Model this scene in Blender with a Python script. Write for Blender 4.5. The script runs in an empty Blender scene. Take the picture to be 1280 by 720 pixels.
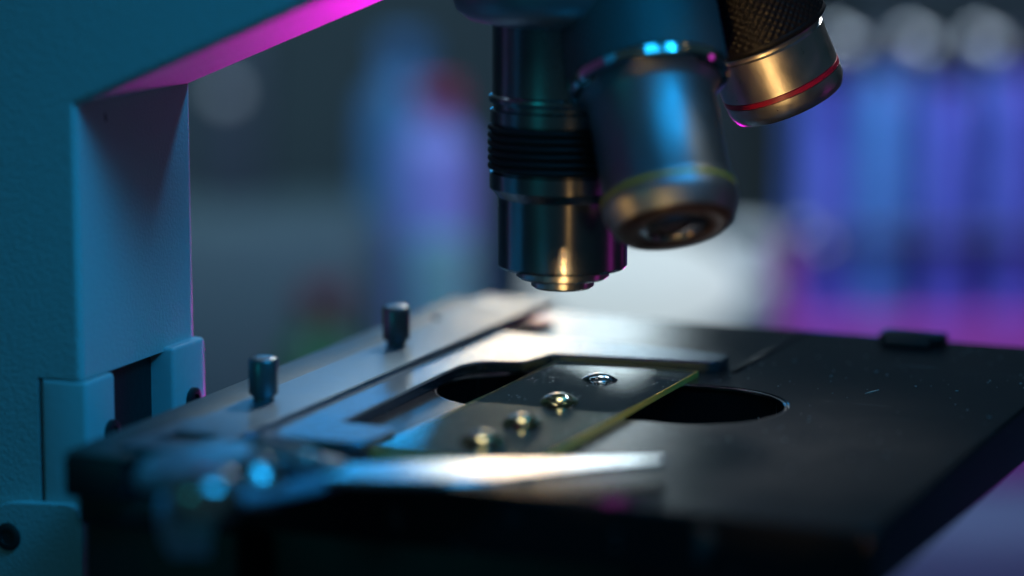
import bpy, bmesh, math, random
from mathutils import Vector, Matrix
from mathutils.geometry import interpolate_bezier
random.seed(7)
S = 0.01                      # everything below is in millimetres; 1 Blender unit = 100 mm
sc = bpy.context.scene
COL = sc.collection
PI = math.pi

# ------------------------------------------------------------------ camera frame (mm)
POS = Vector((169.023, -482.795, 103.911))
YAW, PIT, FPX, FOCUS = -0.400259685, 0.173592364, 3786.08, 507.0
FW = Vector((math.sin(YAW)*math.cos(PIT), math.cos(YAW)*math.cos(PIT), -math.sin(PIT)))
RT = Vector((math.cos(YAW), -math.sin(YAW), 0))
UP = RT.cross(FW)
FH = Vector((math.sin(YAW), math.cos(YAW), 0))       # level forward direction
CEN = Vector((-12, -25, 15))
def rel(r, t, z):             # r to the side, t towards the photographer, z up, around the work area
    return Vector((CEN.x, CEN.y, 0)) + RT*r - FH*t + Vector((0, 0, z))

def ray_on(px, py, z=-1.1):
    d = FW + RT*((px-640)/FPX) - UP*((py-360)/FPX)
    return POS + d*((z-POS.z)/d.z)

# ------------------------------------------------------------------ mesh helpers
def obj(name, bm, mat, parent=None, org=None, smooth=35):
    """link a bmesh (built in world mm) as one object"""
    if org is None:
        org = Vector(parent['_org']) if parent is not None else Vector((0, 0, 0))
    bm.transform(Matrix.Translation(-org))
    bm.transform(Matrix.Scale(S, 4))
    bmesh.ops.recalc_face_normals(bm, faces=bm.faces)
    me = bpy.data.meshes.new(name)
    bm.to_mesh(me); bm.free()
    mats = mat if isinstance(mat, (list, tuple)) else [mat]
    for m in mats: me.materials.append(m)
    if smooth:
        me.polygons.foreach_set('use_smooth', [True]*len(me.polygons))
        me.set_sharp_from_angle(angle=math.radians(smooth))
    o = bpy.data.objects.new(name, me); COL.objects.link(o)
    o['_org'] = tuple(org)
    if parent is not None: o.parent = parent
    else: o.location = org*S
    return o
def tag(o, label, cat, group=None):
    o['label'] = label; o['category'] = cat
    if group: o['group'] = group
    return o
def thing(name, label, cat, org, group=None):
    o = bpy.data.objects.new(name, None); COL.objects.link(o)
    o.empty_display_size = .1
    o.location = Vector(org)*S; o['_org'] = tuple(org)
    return tag(o, label, cat, group)
def structure(name, bm, mat):
    o = obj(name, bm, mat, org=Vector((0, 0, 0))); o['kind'] = 'structure'; return o

def lathe(bm, prof, seg=96, M=None, cap=True, disp=None):
    """prof: [(r, z)]; turned around local z, then moved by M"""
    rings = []
    for (r, z) in prof:
        if r < 1e-6:
            rings.append([bm.verts.new((0, 0, z))])
        else:
            ring = []
            for k in range(seg):
                a = 2*PI*k/seg
                rr = r + (disp(a, z) if disp else 0)
                ring.append(bm.verts.new((rr*math.cos(a), rr*math.sin(a), z)))
            rings.append(ring)
    for A, B in zip(rings, rings[1:]):
        if len(A) == 1 and len(B) == 1: continue
        if len(A) == 1:
            for k in range(seg): bm.faces.new((A[0], B[k], B[(k+1) % seg]))
        elif len(B) == 1:
            for k in range(seg): bm.faces.new((A[k], A[(k+1) % seg], B[0]))
        else:
            for k in range(seg): bm.faces.new((A[k], A[(k+1) % seg], B[(k+1) % seg], B[k]))
    if cap:
        for R in (rings[0], rings[-1]):
            if len(R) > 2: bm.faces.new(R)
    if M is not None:
        vs = [v for R in rings for v in R]
        bmesh.ops.transform(bm, matrix=M, verts=vs)
    return bm
def axis_matrix(origin, axis):
    q = Vector((0, 0, 1)).rotation_difference(Vector(axis).normalized())
    return Matrix.Translation(Vector(origin)) @ q.to_matrix().to_4x4()
def box(bm, lo, hi, bev=0.0, seg=2):
    lo, hi = Vector(lo), Vector(hi)
    r = bmesh.ops.create_cube(bm, size=1)
    vs = r['verts']
    bmesh.ops.scale(bm, vec=hi-lo, verts=vs)
    bmesh.ops.translate(bm, vec=(lo+hi)/2, verts=vs)
    if bev:
        es = list({e for v in vs for e in v.link_edges})
        bmesh.ops.bevel(bm, geom=es, offset=bev, segments=seg, profile=.5, affect='EDGES')
    return bm
def offset_poly(pts, d):
    """shrink a counter-clockwise polygon by d (grow if negative)"""
    n, out = len(pts), []
    for i in range(n):
        p0, p1, p2 = Vector(pts[i-1]), Vector(pts[i]), Vector(pts[(i+1) % n])
        e1, e2 = (p1-p0).normalized(), (p2-p1).normalized()
        n1, n2 = Vector((-e1.y, e1.x)), Vector((-e2.y, e2.x))
        b = n1+n2
        if b.length < 1e-6: out.append(p1+n1*d); continue
        b.normalize(); out.append(p1 + b*(d/max(.3, b.dot(n1))))
    return out
def ccw(pts):
    a = sum(pts[i-1][0]*pts[i][1]-pts[i][0]*pts[i-1][1] for i in range(len(pts)))
    return list(pts) if a > 0 else list(reversed(pts))
def round_corners(pts, r, seg=6):
    n, out = len(pts), []
    for i in range(n):
        p0, p1, p2 = Vector(pts[i-1]), Vector(pts[i]), Vector(pts[(i+1) % n])
        ri = r[i] if isinstance(r, (list, tuple)) else r
        a, b = (p0-p1), (p2-p1)
        d = min(ri, a.length*.45, b.length*.45)
        if d <= 0: out.append(p1); continue
        A, B = p1+a.normalized()*d, p1+b.normalized()*d
        for k in range(seg+1):
            t = k/seg
            out.append(A*(1-t)**2 + p1*2*t*(1-t) + B*t*t)
    return out
def plate(bm, outline, z0, z1, cham=.3, holes=(), hole_cham=None, side_index=None):
    """a plate with a chamfered rim and optional through holes"""
    outline = ccw([tuple(p) for p in outline])
    def loop(p2, z): return [bm.verts.new((p[0], p[1], z)) for p in p2]
    def wall(A, B, mi=0):
        n = len(A)
        for i in range(n):
            f = bm.faces.new((A[i], A[(i+1) % n], B[(i+1) % n], B[i])); f.material_index = mi
    top_edges, bot_edges = [], []
    def do(pts, c, sgn):
        inn = offset_poly(pts, c*sgn)
        lt, lm, lb = loop(inn, z1), loop(pts, z1-c), loop(pts, z0)
        wall(lt, lm, side_index or 0); wall(lm, lb, side_index or 0)
        for L, store in ((lt, top_edges), (lb, bot_edges)):
            for i in range(len(L)):
                store.append(bm.edges.get((L[i], L[(i+1) % len(L)])) or bm.edges.new((L[i], L[(i+1) % len(L)])))
    do(outline, cham, 1)
    for h in holes:
        do(ccw([tuple(p) for p in h]), hole_cham or cham, -1)
    bmesh.ops.triangle_fill(bm, use_beauty=True, edges=top_edges)
    bmesh.ops.triangle_fill(bm, use_beauty=True, edges=bot_edges)
    return bm
def stadium(xa, xb, yc, r, seg=32):
    pts = []
    for k in range(seg+1):
        a = -PI/2 + PI*k/seg; pts.append((xb-r+r*math.cos(a), yc+r*math.sin(a)))
    for k in range(seg+1):
        a = PI/2 + PI*k/seg; pts.append((xa+r+r*math.cos(a), yc+r*math.sin(a)))
    return pts

# ------------------------------------------------------------------ materials
def new_mat(name):
    m = bpy.data.materials.new(name); m.use_nodes = True
    nt = m.node_tree; b = nt.nodes['Principled BSDF']
    return m, nt, b
def N(nt, t, **kw):
    n = nt.nodes.new(t)
    for k, v in kw.items():
        if k.startswith('i_'): n.inputs[k[2:].replace('_', ' ')].default_value = v
        else: setattr(n, k, v)
    return n
def ramp(nt, src, stops):
    r = nt.nodes.new('ShaderNodeValToRGB')
    el = r.color_ramp.elements
    while len(el) < len(stops): el.new(.5)
    for e, (p, c) in zip(el, stops):
        e.position = p; e.color = c if len(c) == 4 else (*c, 1)
    nt.links.new(src, r.inputs[0]); return r
def pmat(name, col, rough=.5, metal=0, noise=None, bump=None, rvar=None, spec=None, coat=0, cvar=None, trans=0, ior=None):
    """noise: scale of variation; bump=(scale, strength, distance); rvar=(scale, lo, hi); cvar=(scale, colour2)"""
    m, nt, b = new_mat(name)
    b.inputs['Base Color'].default_value = (*col, 1)
    b.inputs['Roughness'].default_value = rough
    b.inputs['Metallic'].default_value = metal
    if spec is not None: b.inputs['Specular IOR Level'].default_value = spec
    if coat: b.inputs['Coat Weight'].default_value = coat
    if trans: b.inputs['Transmission Weight'].default_value = trans
    if ior: b.inputs['IOR'].default_value = ior
    tc = nt.nodes.new('ShaderNodeTexCoord')
    if rvar:
        n = N(nt, 'ShaderNodeTexNoise', i_Scale=rvar[0], i_Detail=6.0, i_Roughness=.65)
        nt.links.new(tc.outputs['Object'], n.inputs['Vector'])
        r = ramp(nt, n.outputs['Fac'], [(.3, (rvar[1],)*3), (.7, (rvar[2],)*3)])
        nt.links.new(r.outputs[0], b.inputs['Roughness'])
    if cvar:
        n = N(nt, 'ShaderNodeTexNoise', i_Scale=cvar[0], i_Detail=5.0)
        nt.links.new(tc.outputs['Object'], n.inputs['Vector'])
        r = ramp(nt, n.outputs['Fac'], [(.35, col), (.7, cvar[1])])
        nt.links.new(r.outputs[0], b.inputs['Base Color'])
    if bump:
        n = N(nt, 'ShaderNodeTexNoise', i_Scale=bump[0], i_Detail=2.0)
        nt.links.new(tc.outputs['Object'], n.inputs['Vector'])
        bp = N(nt, 'ShaderNodeBump', i_Strength=bump[1], i_Distance=bump[2])
        nt.links.new(n.outputs['Fac'], bp.inputs['Height'])
        nt.links.new(bp.outputs[0], b.inputs['Normal'])
    return m
def emit(name, col, strength, alb=.6):
    m, nt, b = new_mat(name)
    b.inputs['Base Color'].default_value = (alb, alb, alb, 1)
    b.inputs['Emission Color'].default_value = (*col, 1)
    b.inputs['Emission Strength'].default_value = strength
    return m

M_ARM = pmat('textured_paint', (.40, .44, .43), .42, bump=(170, .4, .004), rvar=(9, .36, .5))
M_RAIL = pmat('rail_paint', (.40, .43, .43), .45, bump=(60, .2, .003))
M_BLACK = pmat('black_metal', (.012, .012, .013), .5, bump=(70, .2, .003))
M_RUBBER = pmat('black_rubber', (.008, .008, .009), .6)
M_KNURL = pmat('black_knurled', (.008, .008, .009), .42, spec=.2)
M_CHROME = pmat('chrome', (.55, .55, .56), .2, metal=1, rvar=(12, .14, .26))
M_OBJ = pmat('objective_metal', (.32, .33, .35), .25, metal=1, rvar=(8, .2, .3))
M_SATIN = pmat('satin_metal', (.50, .49, .48), .34, metal=1, rvar=(40, .27, .42), bump=(220, .12, .002))
M_LEVER = pmat('dark_chrome', (.40, .43, .47), .33, metal=.6)
M_TAB = pmat('nickel_tab', (.46, .46, .58), .4, metal=.1)
M_RED = pmat('red_enamel', (.34, .005, .03), .35)
M_OLIVE = pmat('green_yellow_enamel', (.25, .30, .05), .3)
M_LENS = pmat('coated_lens', (.02, .015, .03), .03, spec=1.0)
M_BRIGHTEDGE = pmat('polished_ring', (.7, .7, .7), .1, metal=1)
M_SCREWKNOB = pmat('gunmetal', (.16, .18, .19), .3, metal=.8, bump=(60, .1, .002))

def brushed(name, col, r0, r1, speck=True):
    m, nt, b = new_mat(name)
    b.inputs['Base Color'].default_value = (*col, 1)
    b.inputs['Metallic'].default_value = .9
    tc = nt.nodes.new('ShaderNodeTexCoord')
    n = N(nt, 'ShaderNodeTexNoise', i_Scale=14, i_Detail=6.0, i_Roughness=.7)
    nt.links.new(tc.outputs['Object'], n.inputs['Vector'])
    r = ramp(nt, n.outputs['Fac'], [(.3, (r0,)*3), (.72, (r1,)*3)])
    nt.links.new(r.outputs[0], b.inputs['Roughness'])
    n2 = N(nt, 'ShaderNodeTexNoise', i_Scale=430, i_Detail=1.0)
    nt.links.new(tc.outputs['Object'], n2.inputs['Vector'])
    bp = N(nt, 'ShaderNodeBump', i_Strength=.3, i_Distance=.001)
    nt.links.new(n2.outputs['Fac'], bp.inputs['Height'])
    nt.links.new(bp.outputs[0], b.inputs['Normal'])
    return m
M_BAR = brushed('blasted_aluminium', (.20, .28, .33), .34, .40)
M_STRIP = brushed('worn_aluminium', (.16, .18, .18), .4, .55)
M_HOLD = brushed('anodised_holder', (.20, .28, .35), .22, .27)

def stage_material():
    m, nt, b = new_mat('black_anodised_stage')
    tc = nt.nodes.new('ShaderNodeTexCoord')
    # wear: cloudy roughness, fine scratches in two directions, specks of dust
    n = N(nt, 'ShaderNodeTexNoise', i_Scale=4.5, i_Detail=8.0, i_Roughness=.7)
    nt.links.new(tc.outputs['Object'], n.inputs['Vector'])
    r = ramp(nt, n.outputs['Fac'], [(.32, (.185,)*3), (.7, (.24,)*3)])
    nt.links.new(r.outputs[0], b.inputs['Roughness'])
    masks = []
    for ang, sc_ in ((.5, (1.2, 60, 1)), (-.35, (1.6, 45, 1)), (1.7, (1.0, 52, 1))):
        mp = N(nt, 'ShaderNodeMapping'); mp.inputs['Rotation'].default_value = (0, 0, ang); mp.inputs['Scale'].default_value = sc_
        nt.links.new(tc.outputs['Object'], mp.inputs['Vector'])
        nn = N(nt, 'ShaderNodeTexNoise', i_Scale=3.0, i_Detail=3.0)
        nt.links.new(mp.outputs[0], nn.inputs['Vector'])
        rr = ramp(nt, nn.outputs['Fac'], [(.70, (0, 0, 0)), (.76, (1, 1, 1))])
        masks.append(rr.outputs[0])
    vo = N(nt, 'ShaderNodeTexVoronoi', i_Scale=26.0)
    nt.links.new(tc.outputs['Object'], vo.inputs['Vector'])
    rv = ramp(nt, vo.outputs['Distance'], [(.035, (1, 1, 1)), (.06, (0, 0, 0))])
    ng = N(nt, 'ShaderNodeTexNoise', i_Scale=6.0); nt.links.new(tc.outputs['Object'], ng.inputs['Vector'])
    rg = ramp(nt, ng.outputs['Fac'], [(.52, (0, 0, 0)), (.58, (1, 1, 1))])
    mu = N(nt, 'ShaderNodeMath', operation='MULTIPLY')
    nt.links.new(rv.outputs[0], mu.inputs[0]); nt.links.new(rg.outputs[0], mu.inputs[1])
    acc = masks[0]
    for x in masks[1:]:
        a = N(nt, 'ShaderNodeMath', operation='MAXIMUM'); nt.links.new(acc, a.inputs[0]); nt.links.new(x, a.inputs[1]); acc = a.outputs[0]
    sc2 = N(nt, 'ShaderNodeMath', operation='MULTIPLY'); sc2.inputs[1].default_value = .5
    nt.links.new(acc, sc2.inputs[0])
    mx = N(nt, 'ShaderNodeMath', operation='MAXIMUM'); nt.links.new(sc2.outputs[0], mx.inputs[0]); nt.links.new(mu.outputs[0], mx.inputs[1])
    mix = N(nt, 'ShaderNodeMix', data_type='RGBA')
    nt.links.new(mx.outputs[0], mix.inputs['Factor'])
    mix.inputs['A'].default_value = (.010, .0105, .012, 1); mix.inputs['B'].default_value = (.34, .34, .33, 1)
    nt.links.new(mix.outputs['Result'], b.inputs['Base Color'])
    b.inputs['Specular IOR Level'].default_value = .28
    return m
M_STAGE = stage_material()

def slide_material():
    """clear glass with dust and dried smears on it"""
    m, nt, b = new_mat('slide_glass')
    out = nt.nodes['Material Output']
    b.inputs['Base Color'].default_value = (.97, 1, .93, 1); b.inputs['Roughness'].default_value = .015
    b.inputs['Transmission Weight'].default_value = 1; b.inputs['IOR'].default_value = 1.45
    tc = nt.nodes.new('ShaderNodeTexCoord')
    vo = N(nt, 'ShaderNodeTexVoronoi', i_Scale=95.0); nt.links.new(tc.outputs['Object'], vo.inputs['Vector'])
    rv = ramp(nt, vo.outputs['Distance'], [(.12, (1, 1, 1)), (.2, (0, 0, 0))])
    ng = N(nt, 'ShaderNodeTexNoise', i_Scale=13.0, i_Detail=5.0, i_Roughness=.7); nt.links.new(tc.outputs['Object'], ng.inputs['Vector'])
    rg = ramp(nt, ng.outputs['Fac'], [(.54, (0, 0, 0)), (.60, (1, 1, 1))])
    mu = N(nt, 'ShaderNodeMath', operation='MULTIPLY'); nt.links.new(rv.outputs[0], mu.inputs[0]); nt.links.new(rg.outputs[0], mu.inputs[1])
    m2 = N(nt, 'ShaderNodeMath', operation='MULTIPLY'); nt.links.new(mu.outputs[0], m2.inputs[0]); m2.inputs[1].default_value = .8
    df = N(nt, 'ShaderNodeBsdfDiffuse'); df.inputs[0].default_value = (.75, .75, .72, 1)
    mx2 = nt.nodes.new('ShaderNodeMixShader')
    nt.links.new(m2.outputs[0], mx2.inputs[0]); nt.links.new(b.outputs[0], mx2.inputs[1]); nt.links.new(df.outputs[0], mx2.inputs[2])
    nt.links.new(mx2.outputs[0], out.inputs[0])
    return m
M_SLIDE = slide_material()
M_SLIDE_EDGE = pmat('edge_glow_colour', (.90, .52, .10), .45, bump=(120, .2, .002))  # glow of light piped through the glass, put into the edge colour
M_GLINT_LIQ = pmat('glint_tinted_liquid', (1, .83, .42), .02, trans=1, ior=1.38)  # warm refracted glints are put into the tint of this liquid
M_WATER = pmat('water', (1, 1, .98), .02, trans=1, ior=1.36)

# ------------------------------------------------------------------ MICROSCOPE
mic = thing('microscope', 'pale grey laboratory microscope with tilted objectives above its black stage', 'microscope', (-90, -53, -60))

# --- arm: column and sloping arm in one casting, swept across its thickness
XC, YN, YF = -80.0, -71.4, -33.8
ZK = 49.6                                     # height of the inner corner
sl = (67.4-49.8)/(81.4-39.3)                  # slope of the arm's underside
def arm_mesh():
    bm = bmesh.new()
    xe, xb = 40.0, -190.0
    prof = [(XC, -60), (XC, ZK), (XC+.9, ZK+.35)]
    prof = [(XC, -60), (XC, ZK)]
    prof += [(-27, ZK+sl*(-27-XC)), (-20, 112), (46, 124), (50, 160), (30, 190), (xb+40, 190), (xb, 160), (xb, -60)]
    A = [bm.verts.new((x, YN, z)) for x, z in prof]
    B = [bm.verts.new((x, YF, z)) for x, z in prof]
    bm.faces.new(A); bm.faces.new(list(reversed(B)))
    n = len(A)
    for i in range(n): bm.faces.new((A[i], B[i], B[(i+1) % n], A[(i+1) % n]))
    bmesh.ops.recalc_face_normals(bm, faces=bm.faces)
    es = [e for e in bm.edges if abs(e.verts[0].co.y-e.verts[1].co.y) < 1e-4]
    bmesh.ops.bevel(bm, geom=es, offset=1.1, segments=4, profile=.5, affect='EDGES')
    # recess for the focusing slide: a notch cut out of the lower column
    return bm
arm = obj('arm', arm_mesh(), M_ARM, mic, smooth=30)
cut = bmesh.new(); box(cut, (-88.2, YN-6, -70), (XC+8, YF+6, 5.3))
cutter = obj('cutter', cut, M_ARM, mic, smooth=0)
md = arm.modifiers.new('notch', 'BOOLEAN'); md.operation = 'DIFFERENCE'; md.object = cutter; md.solver = 'EXACT'
dg = bpy.context.evaluated_depsgraph_get()
nm = bpy.data.meshes.new_from_object(arm.evaluated_get(dg))
arm.modifiers.clear(); arm.data = nm
nm.set_sharp_from_angle(angle=math.radians(30))
for p in nm.polygons: p.use_smooth = abs(p.normal.y) < .98 and p.area < .02
cme = cutter.data; bpy.data.objects.remove(cutter); bpy.data.meshes.remove(cme)
# dark block filling the gap between the rails
bm = bmesh.new(); box(bm, (-88, -62.5, -62), (-82.5, -44.5, 5.0)); obj('rail_gap_block', bm, M_BLACK, mic)
def rail(y0, y1, xf, ztop, yscrew, zscrew):
    bm = bmesh.new(); box(bm, (-87.6, y0, -62), (xf, y1, ztop), .7, 3)
    r = obj('focus_rail', bm, M_RAIL, mic)
    bm = bmesh.new(); lathe(bm, [(0, 0), (1.9, 0), (2.1, .25), (2.1, .9), (1.7, 1.1), (1.0, 1.1), (.9, .5), (0, .5)], 32, axis_matrix((xf-.2, yscrew, zscrew), (1, 0, 0)), cap=False)
    obj('rail_screw', bm, M_BLACK, r)
rail(YN-.2, -62.2, -79.2, 5.1, -64.0, -4.5)
rail(-44.8, YF+.3, -78.2, 6.0, -38.5, -4.0)
# lower bracket with its socket screw
bm = bmesh.new()
br = [(-112, -62), (-112, -21.5), (-99, -18.0), (-93.5, -15.6), (-81.5, -14.9), (-79.4, -16.2), (-79.4, -62)]
br = round_corners(br, [0, 0, 3, 3, 1.5, 1.5, 0])
A = [bm.verts.new((x, YN-2.2, z)) for x, z in br]; B = [bm.verts.new((x, YN+9, z)) for x, z in br]
bm.faces.new(A); bm.faces.new(list(reversed(B)))
for i in range(len(A)): bm.faces.new((A[i], B[i], B[(i+1) % len(A)], A[(i+1) % len(A)]))
es = [e for e in bm.edges if all(abs(v.co.y-(YN-2.2)) < 1e-4 for v in e.verts)]
bmesh.ops.bevel(bm, geom=es, offset=.6, segments=3, profile=.5, affect='EDGES')
brk = obj('side_bracket', bm, M_ARM, mic)
bm = bmesh.new(); lathe(bm, [(0, .12), (1.2, .12), (1.25, .35), (2.0, .4), (2.3, .25), (2.4, -.4)], 40, axis_matrix((-93.2, YN-2.3, -21.2), (0, -1, 0)), cap=False)
obj('socket_screw', bm, M_BLACK, brk)

# a small chip in the paint of the column
bm = bmesh.new(); bmesh.ops.create_uvsphere(bm, u_segments=12, v_segments=8, radius=1, matrix=Matrix.Translation((XC, -62.0, 46.8)) @ Matrix.Rotation(.25, 4, 'X') @ Matrix.Diagonal((.06, .35, .85, 1)))
obj('paint_chip', bm, M_BLACK, arm)

# --- stage plate with its long opening
ZS = -1.1
HY, HR = -21.6, 15.4
bm = bmesh.new()
plate(bm, round_corners([(-60, -91.2), (57.3, -91.2), (57.3, 48.2), (-60, 48.2)], 1.2, 4), -10.2, ZS, .45, [stadium(-39, 21.8, HY, HR)], .35)
stage = obj('stage', bm, M_STAGE, mic, smooth=30)
# engraved line and bright worn rim of the opening are pieces of the plate
bm = bmesh.new()
plate(bm, stadium(-39.05, 21.85, HY, HR+.05), ZS-.62, ZS-.12, .1, [stadium(-38.6, 21.4, HY, HR-.4)], .1)
obj('opening_rim', bm, M_CHROME, stage)
bm = bmesh.new(); box(bm, (19.2, 42.5, ZS+.02), (31.2, 47, .7), .5, 3); box(bm, (21, 38.8, ZS+.02), (29.5, 41.8, .1), .3)
obj('stage_stop', bm, M_BLACK, stage)
bm = bmesh.new(); box(bm, (3.4, 6, ZS+.01), (4.4, 46, ZS+.22), .08)
obj('guide_ridge', bm, M_STAGE, stage)
# lint, one bright scratch and dust lying on the plate
bm = bmesh.new()
q = ray_on(1090, 490)
bmesh.ops.create_uvsphere(bm, u_segments=10, v_segments=6, radius=1, matrix=Matrix.Translation((q.x, q.y, ZS+.06)) @ Matrix.Rotation(1.25, 4, 'Z') @ Matrix.Diagonal((2.3, .09, .07, 1)))
obj('lint', bm, pmat('pale_lint', (.7, .68, .62), .6), stage)
bm = bmesh.new()
for k in range(170):
    x, y = random.uniform(3, 56), random.uniform(-60, 46)
    if y < -5 and x < 23 and y > -38: continue
    r = random.choice((.06, .07, .08, .1, .14, .18))
    bmesh.ops.create_icosphere(bm, subdivisions=1, radius=r, matrix=Matrix.Translation((x, y, ZS+r*.3)) @ Matrix.Rotation(random.random()*3, 4, 'Z') @ Matrix.Diagonal((random.uniform(1, 2.6), 1, .6, 1)))
o = obj('dust', bm, pmat('dust_grey', (.3, .3, .29), .8), stage); o['kind'] = 'stuff'
# under-stage carriage
bm = bmesh.new(); box(bm, (-66, -86, -48), (20, 38, -10.5), 1.2)
box(bm, (-66.8, -94, -70), (-40, 30, -10.4), 1.0)
obj('stage_carriage', bm, M_BLACK, mic)

# --- mechanical stage: worn strip, bar with thumb screws, holder, spring lever
bm = bmesh.new(); box(bm, (-67.2, -98.0, -.1), (-56.0, 46, .6), .25, 2)
strip = obj('carrier_strip', bm, M_STRIP, mic)
bm = bmesh.new(); box(bm, (-67.2, -98.5, -6.4), (-57.0, 46, -.13), .5, 2)
box(bm, (-67, -95, -11.5), (-53, -90, -6.6), .4); box(bm, (-59, -92, -11), (-47, -88, -2.8), .5)
obj('carrier_body', bm, M_BLACK, mic)
bm = bmesh.new()
plate(bm, round_corners([(-59.4, -95), (-45.8, -95), (-45.8, 13), (-45.8, 46), (-60.5, 46), (-60.5, 22), (-57.9, 20), (-57.9, -72), (-59.4, -76)], .6, 3), -.05, 1.6, .25,
      [[(-57.6, -89.0), (-49.8, -89.0), (-48.6, -82.8), (-56.4, -82.8)]], .15)
bm2 = bmesh.new(); box(bm2, (-58.2, -89.6, .62), (-48.2, -82.2, .8)); slot_bm = bm2
bar = obj('travel_bar', bm, M_BAR, mic, smooth=30)
obj('slot_shade_sheet', slot_bm, M_BLACK, bar)  # black sheet put in as the shade inside the slot
for (x, y) in ((-54.6, -57.2), (-54.6, -6.6)):
    bm = bmesh.new()
    prof = [(0, 0), (1.75, 0), (1.75, .75), (2.3, .95), (2.42, 1.25), (2.42, 6.5), (2.2, 6.85), (1.9, 7.0), (0, 7.0)]
    lathe(bm, prof, 64, Matrix.Translation((x, y, 1.58)), cap=False)
    obj('thumb_screw', bm, M_SCREWKNOB, bar)
hold = [(-46.5, -77.5), (-30.5, -77.0), (-27.0, -74.5), (-26.6, -66.5), (-28.2, -64.2), (-37.2, -63.9), (-38.3, -15), (-36.6, -10.8), (-29.3, -8.3),
        (-27.5, .4), (0.6, 4.2), (1.6, 5.4), (1.3, 12.0), (-36, 15.5), (-43, 16.5), (-46.5, 16.5)]
rr = [0, 3, 3, 1.4, 1.2, .5, 1.5, 1.5, 1.2, .6, .8, .8, 2, 1, .5, 0]
bm = bmesh.new(); plate(bm, round_corners(hold, rr, 5), ZS+.06, .8, .35)
holder = obj('slide_holder', bm, M_HOLD, mic, smooth=30)
for (x, y, s) in ((-44.2, -70, 1.5),):
    pass

# spring lever: curved finger, chrome pivot, bent thumb tab
def ray(px, py, z):
    d = FW + RT*((px-640)/FPX) - UP*((py-360)/FPX)
    t = (z-POS.z)/d.z
    return POS + d*t
far_e = [(398, 577), (450, 577), (505, 573), (600, 571.5), (700, 570.5), (834, 567)]
near_e = [(833, 574.5), (760, 582), (690, 591), (620, 601), (545, 604), (470, 602), (400, 600)]
pts = [ray(x, y, 1.6) for x, y in far_e+near_e]
bm = bmesh.new(); plate(bm, [(p.x, p.y) for p in pts], .5, 1.6, .45)
fd = Vector((FH.x, FH.y)); pc = sum((Vector((p.x, p.y)) for p in pts), Vector((0, 0)))/len(pts)
for v in bm.verts: v.co.z -= .05*(Vector((v.co.x, v.co.y))-pc).dot(fd)
finger = obj('spring_finger', bm, M_CHROME, mic, smooth=30)
def blade(bm, path, widths, thick, up=Vector((0, 0, 1))):
    """flat strip swept along a path, rounded at the edges"""
    rings = []
    for i, p in enumerate(path):
        p = Vector(p)
        d = (Vector(path[min(i+1, len(path)-1)])-Vector(path[max(i-1, 0)])).normalized()
        s = d.cross(up)
        if s.length < 1e-3: s = Vector((1, 0, 0))
        s.normalize(); n = s.cross(d).normalized()
        w, h = widths[i]/2, thick/2
        ring = []
        for k in range(16):
            a = 2*PI*k/16
            cx, cy = math.cos(a), math.sin(a)
            cx = math.copysign(abs(cx)**.6, cx); cy = math.copysign(abs(cy)**.8, cy)
            ring.append(bm.verts.new(p+s*w*cx+n*h*cy))
        rings.append(ring)
    for A, B in zip(rings, rings[1:]):
        for k in range(16): bm.faces.new((A[k], A[(k+1) % 16], B[(k+1) % 16], B[k]))
    bm.faces.new(rings[0]); bm.faces.new(list(reversed(rings[-1])))
def bez(a, b, c, d, n=16):
    return [Vector(v) for v in interpolate_bezier(Vector(a), Vector(b), Vector(c), Vector(d), n)]
pv = ray(300, 592, 2.5)
bm = bmesh.new()
a, b_ = ray(214, 603, 4.0), ray(412, 590, 1.2)
path = bez(a, ray(240, 566, 4.5), ray(330, 560, 3.0), b_, 22)
blade(bm, path, [9+8*math.sin(PI*min(1, (i+1)/20)) for i in range(22)], 2.6)
lever = obj('spring_lever', bm, M_LEVER, mic, smooth=60)
bm = bmesh.new()
c1 = ray(256, 603, 5.0)
lathe(bm, [(0, 2.8), (1.8, 2.65), (3.6, 2.1), (4.8, 1.1), (5.2, 0), (5.2, -3.5), (0, -3.5)], 48, Matrix.Translation(c1-Vector((0, 0, .8))), cap=False)
obj('pivot_cap', bm, M_CHROME, lever)
bm = bmesh.new()
c2 = ray(318, 583, 4.5)
lathe(bm, [(0, 2.8), (1.6, 2.5), (3.0, 1.6), (4.0, 0), (4.6, -1.2), (4.6, -4), (0, -4)], 48, Matrix.Translation(c2-Vector((0, 0, 1))), cap=False)
obj('lever_nut', bm, M_CHROME, lever)
bm = bmesh.new()
p0, p1 = ray(322, 556, 4.6), ray(392, 580, 4.0)
lathe(bm, [(0, 0), (1.5, .2), (1.8, .6), (1.8, (p1-p0).length-.6), (1.5, (p1-p0).length-.2), (0, (p1-p0).length)], 32, axis_matrix(p0, p1-p0), cap=False)
obj('spring_rod', bm, pmat('bright_rod', (.78, .78, .78), .36, metal=1), lever)
bm = bmesh.new()
q0 = ray(256, 606, 3.2); q3 = ray(243, 606, 3.2)+Vector((0, -1.5, -10.2))
pth = bez(q0+Vector((0, 4, .6)), q0+Vector((0, -4.5, .4)), q3+Vector((0, -3.2, 5.5)), q3, 20)
front, back = [], []
for iv, p in enumerate(pth):
    v = iv/19; hw = 5.6-2.9*v**1.3
    rf, rb = [], []
    for iu in range(17):
        u = -1+iu/8
        off = FH*(1.3*(1-u*u)*math.sin(PI*min(1, v*1.15)))
        c = p + RT*(u*hw) + off - Vector((0, 0, .5*u*u*(1-v)))
        rf.append(bm.verts.new(c)); rb.append(bm.verts.new(c+FH*1.2-Vector((0, 0, .7*(1-v)))))
    front.append(rf); back.append(rb)
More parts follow.
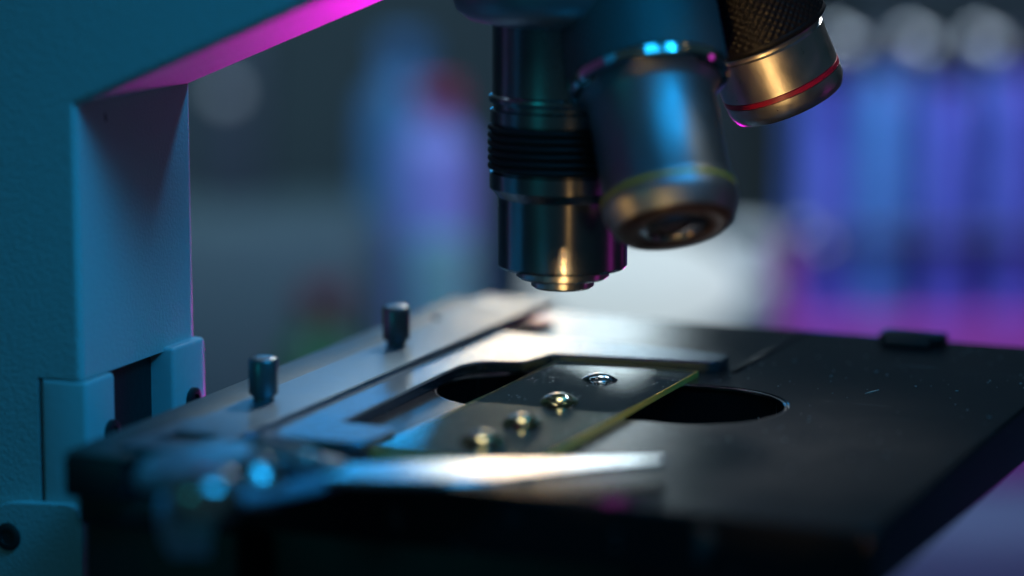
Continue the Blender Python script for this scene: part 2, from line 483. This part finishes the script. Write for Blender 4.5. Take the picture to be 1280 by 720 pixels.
for A, B, flip in ((front, None, 0), (back, None, 1)):
    for iv in range(19):
        for iu in range(16): bm.faces.new((A[iv][iu], A[iv][iu+1], A[iv+1][iu+1], A[iv+1][iu]))
for iv in range(19):
    for iu in (0, 16): bm.faces.new((front[iv][iu], front[iv+1][iu], back[iv+1][iu], back[iv][iu]))
for iu in range(16):
    for iv in (0, 19): bm.faces.new((front[iv][iu], front[iv][iu+1], back[iv][iu+1], back[iv][iu]))
obj('thumb_tab', bm, M_TAB, lever, smooth=60)
bm = bmesh.new()
blade(bm, bez(ray(290, 622, 1.5), ray(330, 618, 1), ray(380, 610, .6), ray(420, 598, .6), 12), [4.5]*12, 2.2)
obj('lever_foot', bm, M_TAB, lever, smooth=60)

# --- objectives
def knurl(n, pitch, amp):
    def f(a, z):
        u = n*a/(2*PI); v = z/pitch
        return amp*(abs(math.cos(PI*(u+v)))*abs(math.cos(PI*(u-v)))*2-.6)
    return f
# the one in use, upright over the slide
O1 = Vector((-17, -21.5, 0))
T = Matrix.Translation(O1)
bm = bmesh.new()
lathe(bm, [(7.2, 20.4), (8.6, 20.15), (10.3, 20.3), (10.75, 20.8), (10.75, 32.2), (10.9, 32.4), (11.7, 33.4), (12.1, 33.8), (12.1, 36.4), (11.6, 36.6),
           (11.6, 44.6), (12.05, 44.8), (12.05, 46.8), (11.6, 47.1), (11.6, 47.9), (12.2, 48.1), (12.3, 48.6), (12.2, 49.1), (11.75, 49.4), (11.75, 60.6), (11.9, 61.2), (11.5, 61.8), (10.6, 62.2), (10.6, 67)], 128, T)
ob1 = obj('objective', bm, M_OBJ, mic, smooth=28)
bm = bmesh.new()
prof = [(11.5, 36.7)]
nr = 6; z0, z1 = 36.8, 44.5
for k in range(nr):
    za = z0+(z1-z0)*k/nr; h = (z1-z0)/nr
    prof += [(11.9, za+.06*h), (12.35, za+.25*h), (12.45, za+.5*h), (12.35, za+.75*h), (11.9, za+.94*h)]
prof += [(11.5, 44.5)]
lathe(bm, prof, 128, T, cap=False)
obj('grip_ring', bm, M_RUBBER, ob1, smooth=60)
bm = bmesh.new()
lathe(bm, [(8.0, 20.5), (7.8, 20.45), (7.77, 18.95), (7.2, 18.5), (5.6, 18.45), (5.3, 18.4), (5.25, 17.25), (4.7, 16.85), (3.0, 16.7), (2.6, 17.2)], 96, T, cap=False)
obj('lens_mount', bm, pmat('polished_mount', (.6, .58, .55), .3, metal=1), ob1, smooth=12)
bm = bmesh.new(); lathe(bm, [(2.7, 17.1), (1.5, 16.8), (0, 16.7)], 48, T, cap=False)
obj('front_lens', bm, M_LENS, ob1)

def cam_point(px, py, d): return POS + (FW + RT*((px-640)/FPX) - UP*((py-360)/FPX))*d
def cam_dir(r, u, f): return (RT*r+UP*u+FW*f).normalized()
# the one turned towards the photographer
A2 = cam_dir(-.145, .92, .34)
T2 = axis_matrix(cam_point(843, 285, 477), A2)
bm = bmesh.new()
lathe(bm, [(9.0, .3), (9.5, .5), (10.7, 3.0), (10.85, 3.6), (10.85, 4.7), (10.55, 4.9), (10.55, 5.4), (10.85, 5.6), (10.85, 6.3), (10.3, 7.4), (10.3, 22.0), (10.6, 22.6), (11.4, 23.8), (12.4, 25.0)], 128, T2)
ob2 = obj('objective', bm, pmat('matt_satin_metal', (.26, .30, .33), .46, metal=1, rvar=(30, .40, .50)), mic, smooth=28)
bm = bmesh.new(); lathe(bm, [(10.5, 4.85), (10.95, 4.9), (10.95, 5.45), (10.5, 5.5)], 128, T2, cap=False); obj('colour_ring', bm, M_OLIVE, ob2)
bm = bmesh.new(); lathe(bm, [(11.6, 23.8), (12.7, 24.1), (13.1, 24.7), (13.1, 26.0), (12.6, 26.4)], 128, T2, cap=False); obj('bright_collar', bm, M_BRIGHTEDGE, ob2, smooth=30)
bm = bmesh.new(); zz = [26.3+.28*k for k in range(100)]
lathe(bm, [(12.4, 26.1)]+[(13.0, z) for z in zz]+[(12.4, zz[-1]+.3)], 336, T2, cap=False, disp=knurl(50, 1.5, .16)); obj('grip_ring', bm, pmat('worn_knurled', (.06, .065, .07), .45, spec=.8), ob2, smooth=80)
bm = bmesh.new(); lathe(bm, [(5.6, -.1), (6.2, -.35), (8.5, -.3), (8.9, 0), (9.2, .4)], 128, T2, cap=False); obj('end_cap', bm, pmat('dark_end_cap', (.03, .02, .02), .3, spec=.6), ob2, smooth=40)
bm = bmesh.new(); lathe(bm, [(6.3, -.15), (5.8, .3), (4.6, -.5), (3.8, -.7), (3.5, 0)], 96, T2, cap=False); obj('lens_mount', bm, M_OBJ, ob2)
bm = bmesh.new(); lathe(bm, [(3.6, -.1), (2.0, -.5), (0, -.7)], 64, T2, cap=False); obj('front_lens', bm, M_LENS, ob2)
# the short one with the red ring
A3 = cam_dir(-.392, .868, -.305)
T3 = axis_matrix(cam_point(987, 127, 515), A3)
bm = bmesh.new()
lathe(bm, [(6.5, .5), (8.8, .15), (9.6, .2), (10.0, .9), (10.3, 1.8), (10.35, 3.6), (10.1, 3.7), (10.1, 4.6), (10.35, 4.7), (10.35, 11.6), (10.0, 11.9), (10.0, 12.4), (10.6, 12.6), (10.9, 13.4)], 128, T3)
ob3 = obj('objective', bm, M_SATIN, mic, smooth=28)
bm = bmesh.new(); lathe(bm, [(10.05, 3.65), (10.42, 3.75), (10.42, 4.55), (10.05, 4.65)], 128, T3, cap=False); obj('colour_ring', bm, M_RED, ob3)
bm = bmesh.new(); zz = [14.2+.26*k for k in range(100)]
lathe(bm, [(10.6, 12.8), (11.4, 13.1), (11.75, 13.6), (11.6, 14.1)]+[(11.55, z) for z in zz]+[(11, zz[-1]+.3)], 336, T3, cap=False, disp=lambda a, z, f=knurl(48, 1.4, .15): f(a, z) if z > 14.3 else 0); obj('grip_ring', bm, M_KNURL, ob3, smooth=80)
bm = bmesh.new(); lathe(bm, [(6.6, .4), (5.4, .9), (3.2, .5), (0, .3)], 64, T3, cap=False); obj('front_lens', bm, M_LENS, ob3)
bm = bmesh.new()
lathe(bm, [(10.8, 61.0), (12.5, 60.9), (15.5, 61.6), (17.6, 63.2), (18.4, 65.5), (18.4, 80), (10, 82)], 96, T, cap=False)
obj('objective_socket', bm, pmat('socket_metal', (.4, .4, .42), .38, metal=.85), mic, smooth=40)
# revolving nosepiece above them
NA = (A2+A3+Vector((0, 0, 1))).normalized()
TN = axis_matrix(Vector((-2.5, -13, 73)), NA)
bm = bmesh.new()
lathe(bm, [(0, 2), (14, 0), (20, -1.0), (24, -1.2), (26.5, .2), (28, 3), (28, 13), (27, 15), (24, 17), (21, 22), (20, 56), (0, 56)], 128, TN, cap=False)
obj('nosepiece', bm, pmat('nosepiece_metal', (.45, .45, .46), .45, metal=.5), mic, smooth=40)

# ------------------------------------------------------------------ slide and droplets
slide_o = Vector((-13.5, -38, 0))
sp = [(-26.2, -76.5), (-.3, -76.5), (-.3, -.4), (-26.2, -.4)]
bm = bmesh.new()
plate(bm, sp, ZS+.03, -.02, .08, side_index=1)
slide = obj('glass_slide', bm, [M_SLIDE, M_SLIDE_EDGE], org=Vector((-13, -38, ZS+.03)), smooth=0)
tag(slide, 'clear glass slide with edges coloured with a yellowish glow lying across the stage opening', 'microscope slide')
def droplet(x, y, r, h, label, mat, el=1.0):
    bm = bmesh.new(); prof = []
    R = (r*r+h*h)/(2*h)
    a0 = math.asin(min(1, r/R)) if h <= r else PI-math.asin(r/R)
    for k in range(25):
        a = a0*k/24
        prof.append((R*math.sin(a), R*math.cos(a)+h-R))
    prof.append((r*.97, -.0))
    prof.append((0, 0))
    lathe(bm, prof, 64, Matrix.Translation((x, y, 0)) @ Matrix.Diagonal((1, el, 1, 1)), cap=False)
    o = obj('liquid_droplet', bm, mat, org=Vector((x, y, 0)), smooth=50)
    tag(o, label, 'droplet', 'droplets in a row along the glass slide')
droplet(-12.6, -65.0, 3.8, 1.65, 'droplet tinted with golden glint light on the slide closest to the chrome spring finger', M_GLINT_LIQ, .94)
droplet(-12.2, -50.5, 3.3, 1.5, 'droplet tinted with golden glint light on the slide, second away from the chrome spring finger', M_GLINT_LIQ, 1.05)
droplet(-12.7, -33.4, 3.3, 1.5, 'droplet tinted with golden glint light on the slide just past the bright rim of the opening', M_GLINT_LIQ)
droplet(-13.3, -13.6, 3.1, 1.05, 'flat clear droplet without golden glint, closest to the holder end of the slide', M_WATER, .9)

# ------------------------------------------------------------------ what stands behind, far out of focus
ZT = -132.0
bm = bmesh.new()
g = Vector((0, 200, 0))
w = 1500
vs = [bm.verts.new(POS*1+FH*f+RT*r+Vector((0, 0, ZT-POS.z))) for f, r in ((-200, -w), (-200, w), (1500, w), (1500, -w))]
bm.faces.new(vs)
structure('table', bm, pmat('table_top', (.05, .08, .14), .45, rvar=(2, .35, .55)))
bm = bmesh.new()
vs = [bm.verts.new(POS+FH*1500+RT*r+Vector((0, 0, z-POS.z))) for r, z in ((-w, ZT), (w, ZT), (w, 900), (-w, 900))]
bm.faces.new(vs)
structure('wall', bm, pmat('wall_paint', (.16, .17, .18), .7, cvar=(.25, (.10, .11, .12))))
def at(px, d):                       # a point on the table at depth d, under picture column px
    p = POS + FH*(d*1.0) + RT*((px-640)/FPX*d)
    return Vector((p.x, p.y, ZT))
def zat(py, d):                      # height seen at picture row py at level depth d
    return POS.z - d*math.tan(PIT+math.atan((py-360)/FPX))
M_GLASSY = pmat('tube_plastic', (.30, .42, .75), .25, coat=.4)
M_BLUELIQ = pmat('blue_liquid', (.12, .34, .78), .2, coat=.5)
M_VIOLLIQ = pmat('violet_liquid', (.15, .19, .76), .2, coat=.5)
M_CAP = pmat('white_cap', (.8, .8, .78), .3)
M_RACK = pmat('rack_magenta_light', (.30, .05, .30), .4)  # magenta light on pale plastic, put into the rack's base colour
rack_d = 985
# rack: base, two end posts and a perforated shelf
ro = at(1190, rack_d)
rack = thing('tube_rack', 'plastic rack with magenta light in its colour, holding the row of blue test tubes', 'tube rack', ro)
def frame_box(bm, c, hr, hf, z0, z1, bev=1.0):
    """box aligned with the rack's own row"""
    tmp = bmesh.new(); box(tmp, (-hr, -hf, z0), (hr, hf, z1), bev)
    M = Matrix.Translation((c.x, c.y, 0)) @ Matrix.Rotation(math.atan2(RT.y, RT.x), 4, 'Z')
    tmp.transform(M)
    me = bpy.data.meshes.new('tmp'); tmp.to_mesh(me); tmp.free(); bm.from_mesh(me); bpy.data.meshes.remove(me)
rc = ro + RT*28
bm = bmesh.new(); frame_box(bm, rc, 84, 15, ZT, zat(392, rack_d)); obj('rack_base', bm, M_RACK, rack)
for (px, py) in ((1008, 287), (1033, 305)):  # white balls added as the glints on the rack post
    bm = bmesh.new()
    q = at(px, rack_d-14); bmesh.ops.create_uvsphere(bm, u_segments=20, v_segments=12, radius=1.7, matrix=Matrix.Translation((q.x, q.y, zat(py, rack_d-14))))
    obj('post_glint_ball', bm, M_CAP, rack)
bm = bmesh.new(); frame_box(bm, rc+FH*11, 80, 1, ZT+10, zat(70, 996), .3); obj('rack_panel', bm, pmat('rack_panel_plastic', (.04, .10, .34), .6), rack)
bm = bmesh.new(); frame_box(bm, rc, 84, 9.5, -52, -49, .5)
obj('rack_shelf', bm, pmat('rack_shelf_plastic', (.06, .07, .14), .4), rack)
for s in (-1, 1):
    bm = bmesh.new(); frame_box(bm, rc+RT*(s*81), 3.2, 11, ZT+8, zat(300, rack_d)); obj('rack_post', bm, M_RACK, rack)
tube_names = ['pale blue test tube first from the rack post near the red-ringed objective', 'violet blue test tube second from the rack post',
              'blue test tube third from the rack post', 'violet test tube fourth from the rack post', 'blue test tube fifth from the rack post']
for i in range(4):
    px = 1070+[8, 40, 122, 205][i]
    px = [1036, 1104, 1189, 1274][i]
    b = at(px, rack_d) - FH*0
    zb, ztp = zat(385, rack_d)-2, zat([70, 60, 78, 62][i], rack_d)
    t = thing('test_tube', tube_names[i], 'test tube', Vector((b.x, b.y, zb)), 'test tubes standing in the rack')
    R = 7.4
    bm = bmesh.new()
    lathe(bm, [(0, zb-6), (3.5, zb-5), (6, zb-2.5), (R, zb+2), (R, ztp), (R-1, ztp+.1)], 48, Matrix.Translation((b.x, b.y, 0)), cap=False)
    obj('tube_body', bm, [M_VIOLLIQ, M_BLUELIQ, M_VIOLLIQ, M_VIOLLIQ][i], t)
    bm = bmesh.new()
    lathe(bm, [(R+.4, ztp-6), (R+1.2, ztp-5.6), (R+1.2, ztp+3.2), (R+.4, ztp+4), (3, ztp+4.2), (2.6, ztp+5), (0, ztp+5)], 48, Matrix.Translation((b.x, b.y, 0)), cap=False)
    cap_o = obj('tube_cap', bm, pmat('dark_cap', (.02, .025, .04), .7, spec=.1), t)

bm = bmesh.new(); frame_box(bm, rc+FH*12, 84, 2, zat(75, 997), zat(30, 997), .5); obj('rack_rail', bm, pmat('dark_rail', (.012, .016, .018), .8, spec=0), rack)
for px in (1056, 1148, 1234):  # white balls added as the glints above the tubes
    for (dx, py) in ((-11, 47), (9, 58)):
        q = at(px+dx, 970); bm = bmesh.new()
        bmesh.ops.create_uvsphere(bm, u_segments=20, v_segments=12, radius=2.7, matrix=Matrix.Translation((q.x, q.y, zat(py, 970))))
        obj('tube_glint_ball', bm, M_CAP, rack)

# lamp glowing behind the stage
lp = at(800, 960)
lamp = thing('desk_lamp', 'round white desk lamp glowing softly behind the stage', 'lamp', lp)
bm = bmesh.new(); lathe(bm, [(0, ZT), (30, ZT), (32, ZT+2), (30, ZT+6), (6, ZT+9), (5, ZT+12), (5, -92), (0, -92)], 64, Matrix.Translation((lp.x, lp.y, 0)), cap=False)
obj('lamp_stand', bm, M_CAP, lamp)
bm = bmesh.new()
zc = zat(356, 960)
bmesh.ops.create_uvsphere(bm, u_segments=48, v_segments=24, radius=1, matrix=Matrix.Translation((lp.x, lp.y, zc)) @ Matrix.Diagonal((34, 34, 18, 1)))
obj('lamp_globe', bm, emit('opal_glow', (.74, .88, .92), .68, .1), lamp)

def bottle(px, d, r, ytop, mat, name, label, cat, neck=.45, cap=None, capmat=None, ybot=None):
    b = at(px, d); zt = zat(ytop, d)
    t = thing(name, label, cat, b)
    sh = r*.9
    bm = bmesh.new()
    lathe(bm, [(0, ZT), (r*.92, ZT), (r, ZT+r*.1), (r, zt-sh-r*.6), (r*.9, zt-sh-r*.3), (r*neck, zt-sh*.75), (r*neck, zt), (0, zt)], 48, Matrix.Translation((b.x, b.y, 0)), cap=False)
    obj('bottle_body', bm, mat, t)
    bm = bmesh.new()
    lathe(bm, [(r*neck+1, zt-sh*.45), (r*neck+1.4, zt-sh*.4), (r*neck+1.4, zt+2), (r*neck+.6, zt+3), (0, zt+3)], 48, Matrix.Translation((b.x, b.y, 0)), cap=False)
    obj('bottle_cap', bm, capmat or M_CAP, t)
    return t
bottle(545, 1000, 13.5, 118, pmat('violet_bottle', (.36, .34, .85), .35), 'reagent_bottle', 'tall violet reagent bottle with a crimson cap beside the upright objective', 'bottle', capmat=pmat('crimson_cap', (.5, .04, .12), .4))
bottle(402, 1010, 15, 372, pmat('green_bottle', (.03, .16, .06), .35), 'reagent_bottle', 'squat dark green bottle with a dark red cap behind the thumb screws', 'bottle', capmat=pmat('dark_red_cap', (.3, .02, .04), .4))
bottle(506, 1120, 15, 60, pmat('blue_bottle', (.12, .3, .6), .35), 'wash_bottle', 'tall blue wash bottle behind the violet bottle', 'bottle', capmat=pmat('blue_cap', (.15, .35, .7), .4))
bottle(938, 1060, 15, 300, pmat('grey_bottle', (.35, .38, .4), .4), 'reagent_bottle', 'plain grey bottle standing beyond the desk lamp next to the tube rack', 'bottle')
# small beaker of teal liquid
b = at(548, 965)
bk = thing('beaker', 'small beaker of pale teal liquid before the violet bottle', 'beaker', b)
bm = bmesh.new(); zt = zat(300, 965)
lathe(bm, [(0, ZT), (10, ZT), (10.5, ZT+1), (10.5, zt), (10, zt), (10, zt-6), (0, zt-6)], 48, Matrix.Translation((b.x, b.y, 0)), cap=False)
obj('beaker_body', bm, pmat('teal_beaker', (.35, .65, .68), .3), bk)
b = at(985, 1150)  # dark box added only to darken the gap beside the tubes
ec = thing('gap_darkener', 'tall dark box added to darken the gap between red-ringed objective and tube rack', 'dark box', b)
bm = bmesh.new(); frame_box(bm, b, 20, 18, ZT, 60, 2); obj('darkener_body', bm, pmat('dark_gap_colour', (.010, .016, .015), .6), ec)
bm = bmesh.new(); frame_box(bm, b-FH*18.5, 3, 1.5, -60, -20, .5); obj('handle', bm, M_BLACK, ec)
# grey bench instrument with a glowing ball added as a glint
b = at(318, 1100)
ins = thing('bench_instrument', 'grey box shaped bench instrument with a round glowing ball added as a glint behind the column', 'instrument', b)
bm = bmesh.new(); frame_box(bm, b, 46, 40, ZT, zat(262, 1100), 4); obj('instrument_body', bm, pmat('grey_case', (.19, .23, .25), .55), ins)
bm = bmesh.new(); frame_box(bm, b-RT*12+FH*22, 13, 8, zat(262, 1100)-4, zat(30, 1100), 3); obj('instrument_column', bm, pmat('dark_case', (.09, .10, .12), .5), ins)
pl = b-RT*12+FH*13
bm = bmesh.new(); bmesh.ops.create_uvsphere(bm, u_segments=24, v_segments=12, radius=3.4, matrix=Matrix.Translation((pl.x, pl.y, zat(115, 1113))))
obj('glint_ball', bm, emit('glint_glow', (.75, .9, 1), .3), ins)

# ------------------------------------------------------------------ lights
def area(name, loc, target, col, power, size, size_y=None, spread=None):
    L = bpy.data.lights.new(name, 'AREA'); L.color = col; L.energy = power
    L.size = size*S
    if size_y: L.shape = 'RECTANGLE'; L.size_y = size_y*S
    if spread: L.spread = math.radians(spread)
    o = bpy.data.objects.new(name, L); COL.objects.link(o)
    o.location = Vector(loc)*S
    d = (Vector(target)-Vector(loc)).normalized()
    o.rotation_euler = d.to_track_quat('-Z', 'Z' if abs(d.z) < .9 else 'Y').to_euler()
    return o
def spot(name, loc, target, col, power, radius, cone, blend=.3):
    L = bpy.data.lights.new(name, 'SPOT'); L.color = col; L.energy = power
    L.shadow_soft_size = radius*S; L.spot_size = math.radians(cone); L.spot_blend = blend
    o = bpy.data.objects.new(name, L); COL.objects.link(o)
    o.location = Vector(loc)*S
    o.rotation_euler = (Vector(target)-Vector(loc)).to_track_quat('-Z', 'Y').to_euler()
    return o
area('teal_key', rel(-330, 380, 90), (-100, -60, 30), (0, .64, .72), 5.5, 95)
area('blue_front', Vector((140, -170, 314)), (-40, -50, 20), (.01, .44, 1.0), 46, 190)
spot('blue_column', Vector((220, -153, 316)), (-84, -58, 20), (.01, .43, 1.0), 470, 60, 22, 1)
spot('blue_back', Vector((72, 80, 314)), (-84, -53, 10), (.01, .42, 1.0), 400, 22, 15, .4)
area('white_back', POS+FH*1000+RT*12+Vector((0, 0, 58-POS.z)), (-20, 0, 0), (.74, .92, 1.0), 8.5, 80, 52)
area('white_top', rel(80, -230, 230), (-10, -45, 0), (.95, .97, 1.0), 1.5, 90, 26, spread=11)
area('blue_low_back', POS+FH*980+RT*(-66)+Vector((0, 0, 88-POS.z)), (-40, -20, 0), (.01, .40, 1.0), 3.0, 80, 30)
spot('warm_front', rel(40, 260, -10), (-17, -21, 24), (1.0, .55, .18), 1.6, 8, 10, .4)
spot('warm_tip', rel(2, 250, -16), (-17, -21, 15.2), (1.0, .62, .25), 300, 8, 1.9, .4)
spot('warm_side', rel(-120, 60, 6), (8, -38, 31), (1.0, .5, .15), 10, 4, 9, .5)
spot('warm_low', Vector((79, -224, -23)), (13, 7, 52), (1.0, .58, .20), 620, 22, 5.0, .6)
spot('warm_top', rel(190, 60, 230), (-2, -42, 0), (1.0, .70, .26), 34, 8, 11, 1)
spot('warm_back', POS+FH*975+RT*2+Vector((0, 0, 46-POS.z)), (-12.5, -50, 0), (1.0, .50, .10), 20, 16, 5, .5)
area('magenta_low', Vector((-121, 290, -90)), (-60, -50, 55), (1.0, .0, .85), 36, 60)
spot('magenta_side', Vector((140, 60, -20)), (-80, -53, 36), (1.0, .06, .85), 13, 60, 11, .8)
# lights added to brighten the far background
area('bench_blue', rel(140, -250, 300), at(1160, rack_d)+Vector((0, 0, 100)), (.15, .5, 1.0), 12, 120)
spot('glint_ball_spot', at(1150, 890)+Vector((0, 0, 370)), at(1165, 975)+Vector((0, 0, 150)), (.7, .85, 1), 520, 10, 50, .6)  # added spot that brightens the white glint balls
area('bench_magenta', rel(330, -300, -20), at(1170, rack_d)+Vector((0, 0, 35)), (1.0, .05, .8), 8, 60)
area('bench_violet', rel(-90, -250, 300), at(480, 1050)+Vector((0, 0, 60)), (.48, .74, 1.0), 84, 120)
area('bench_wall', rel(-250, -500, 420), POS+FH*1490+RT*(-150)+Vector((0, 0, 0)), (.4, .85, 1.0), 75, 200)

wd = bpy.data.worlds.new('World'); sc.world = wd; wd.use_nodes = True
wd.node_tree.nodes['Background'].inputs[0].default_value = (.10, .25, .32, 1)
wd.node_tree.nodes['Background'].inputs[1].default_value = .11

# ------------------------------------------------------------------ camera and output
cam = bpy.data.cameras.new('camera'); co = bpy.data.objects.new('camera', cam); COL.objects.link(co)
co.matrix_world = Matrix((( RT.x, UP.x, -FW.x, POS.x*S), (RT.y, UP.y, -FW.y, POS.y*S), (RT.z, UP.z, -FW.z, POS.z*S), (0, 0, 0, 1)))
cam.sensor_width = 36; cam.lens = FPX/1280*36
cam.clip_start = .05; cam.clip_end = 200
cam.dof.use_dof = True; cam.dof.focus_distance = FOCUS*S
cam.dof.aperture_fstop = (cam.lens*1e-3)/(21*S)
sc.camera = co
for o in sc.objects:
    if '_org' in o.keys(): del o['_org']
sc.view_settings.view_transform = 'Standard'; sc.view_settings.look = 'None'
sc.view_settings.exposure = 0; sc.view_settings.gamma = 1
sc.cycles.use_denoising = True
sc.cycles.max_bounces = 10; sc.cycles.transparent_max_bounces = 12
sc.cycles.caustics_reflective = True; sc.cycles.caustics_refractive = True
sc.cycles.sample_clamp_indirect = 6
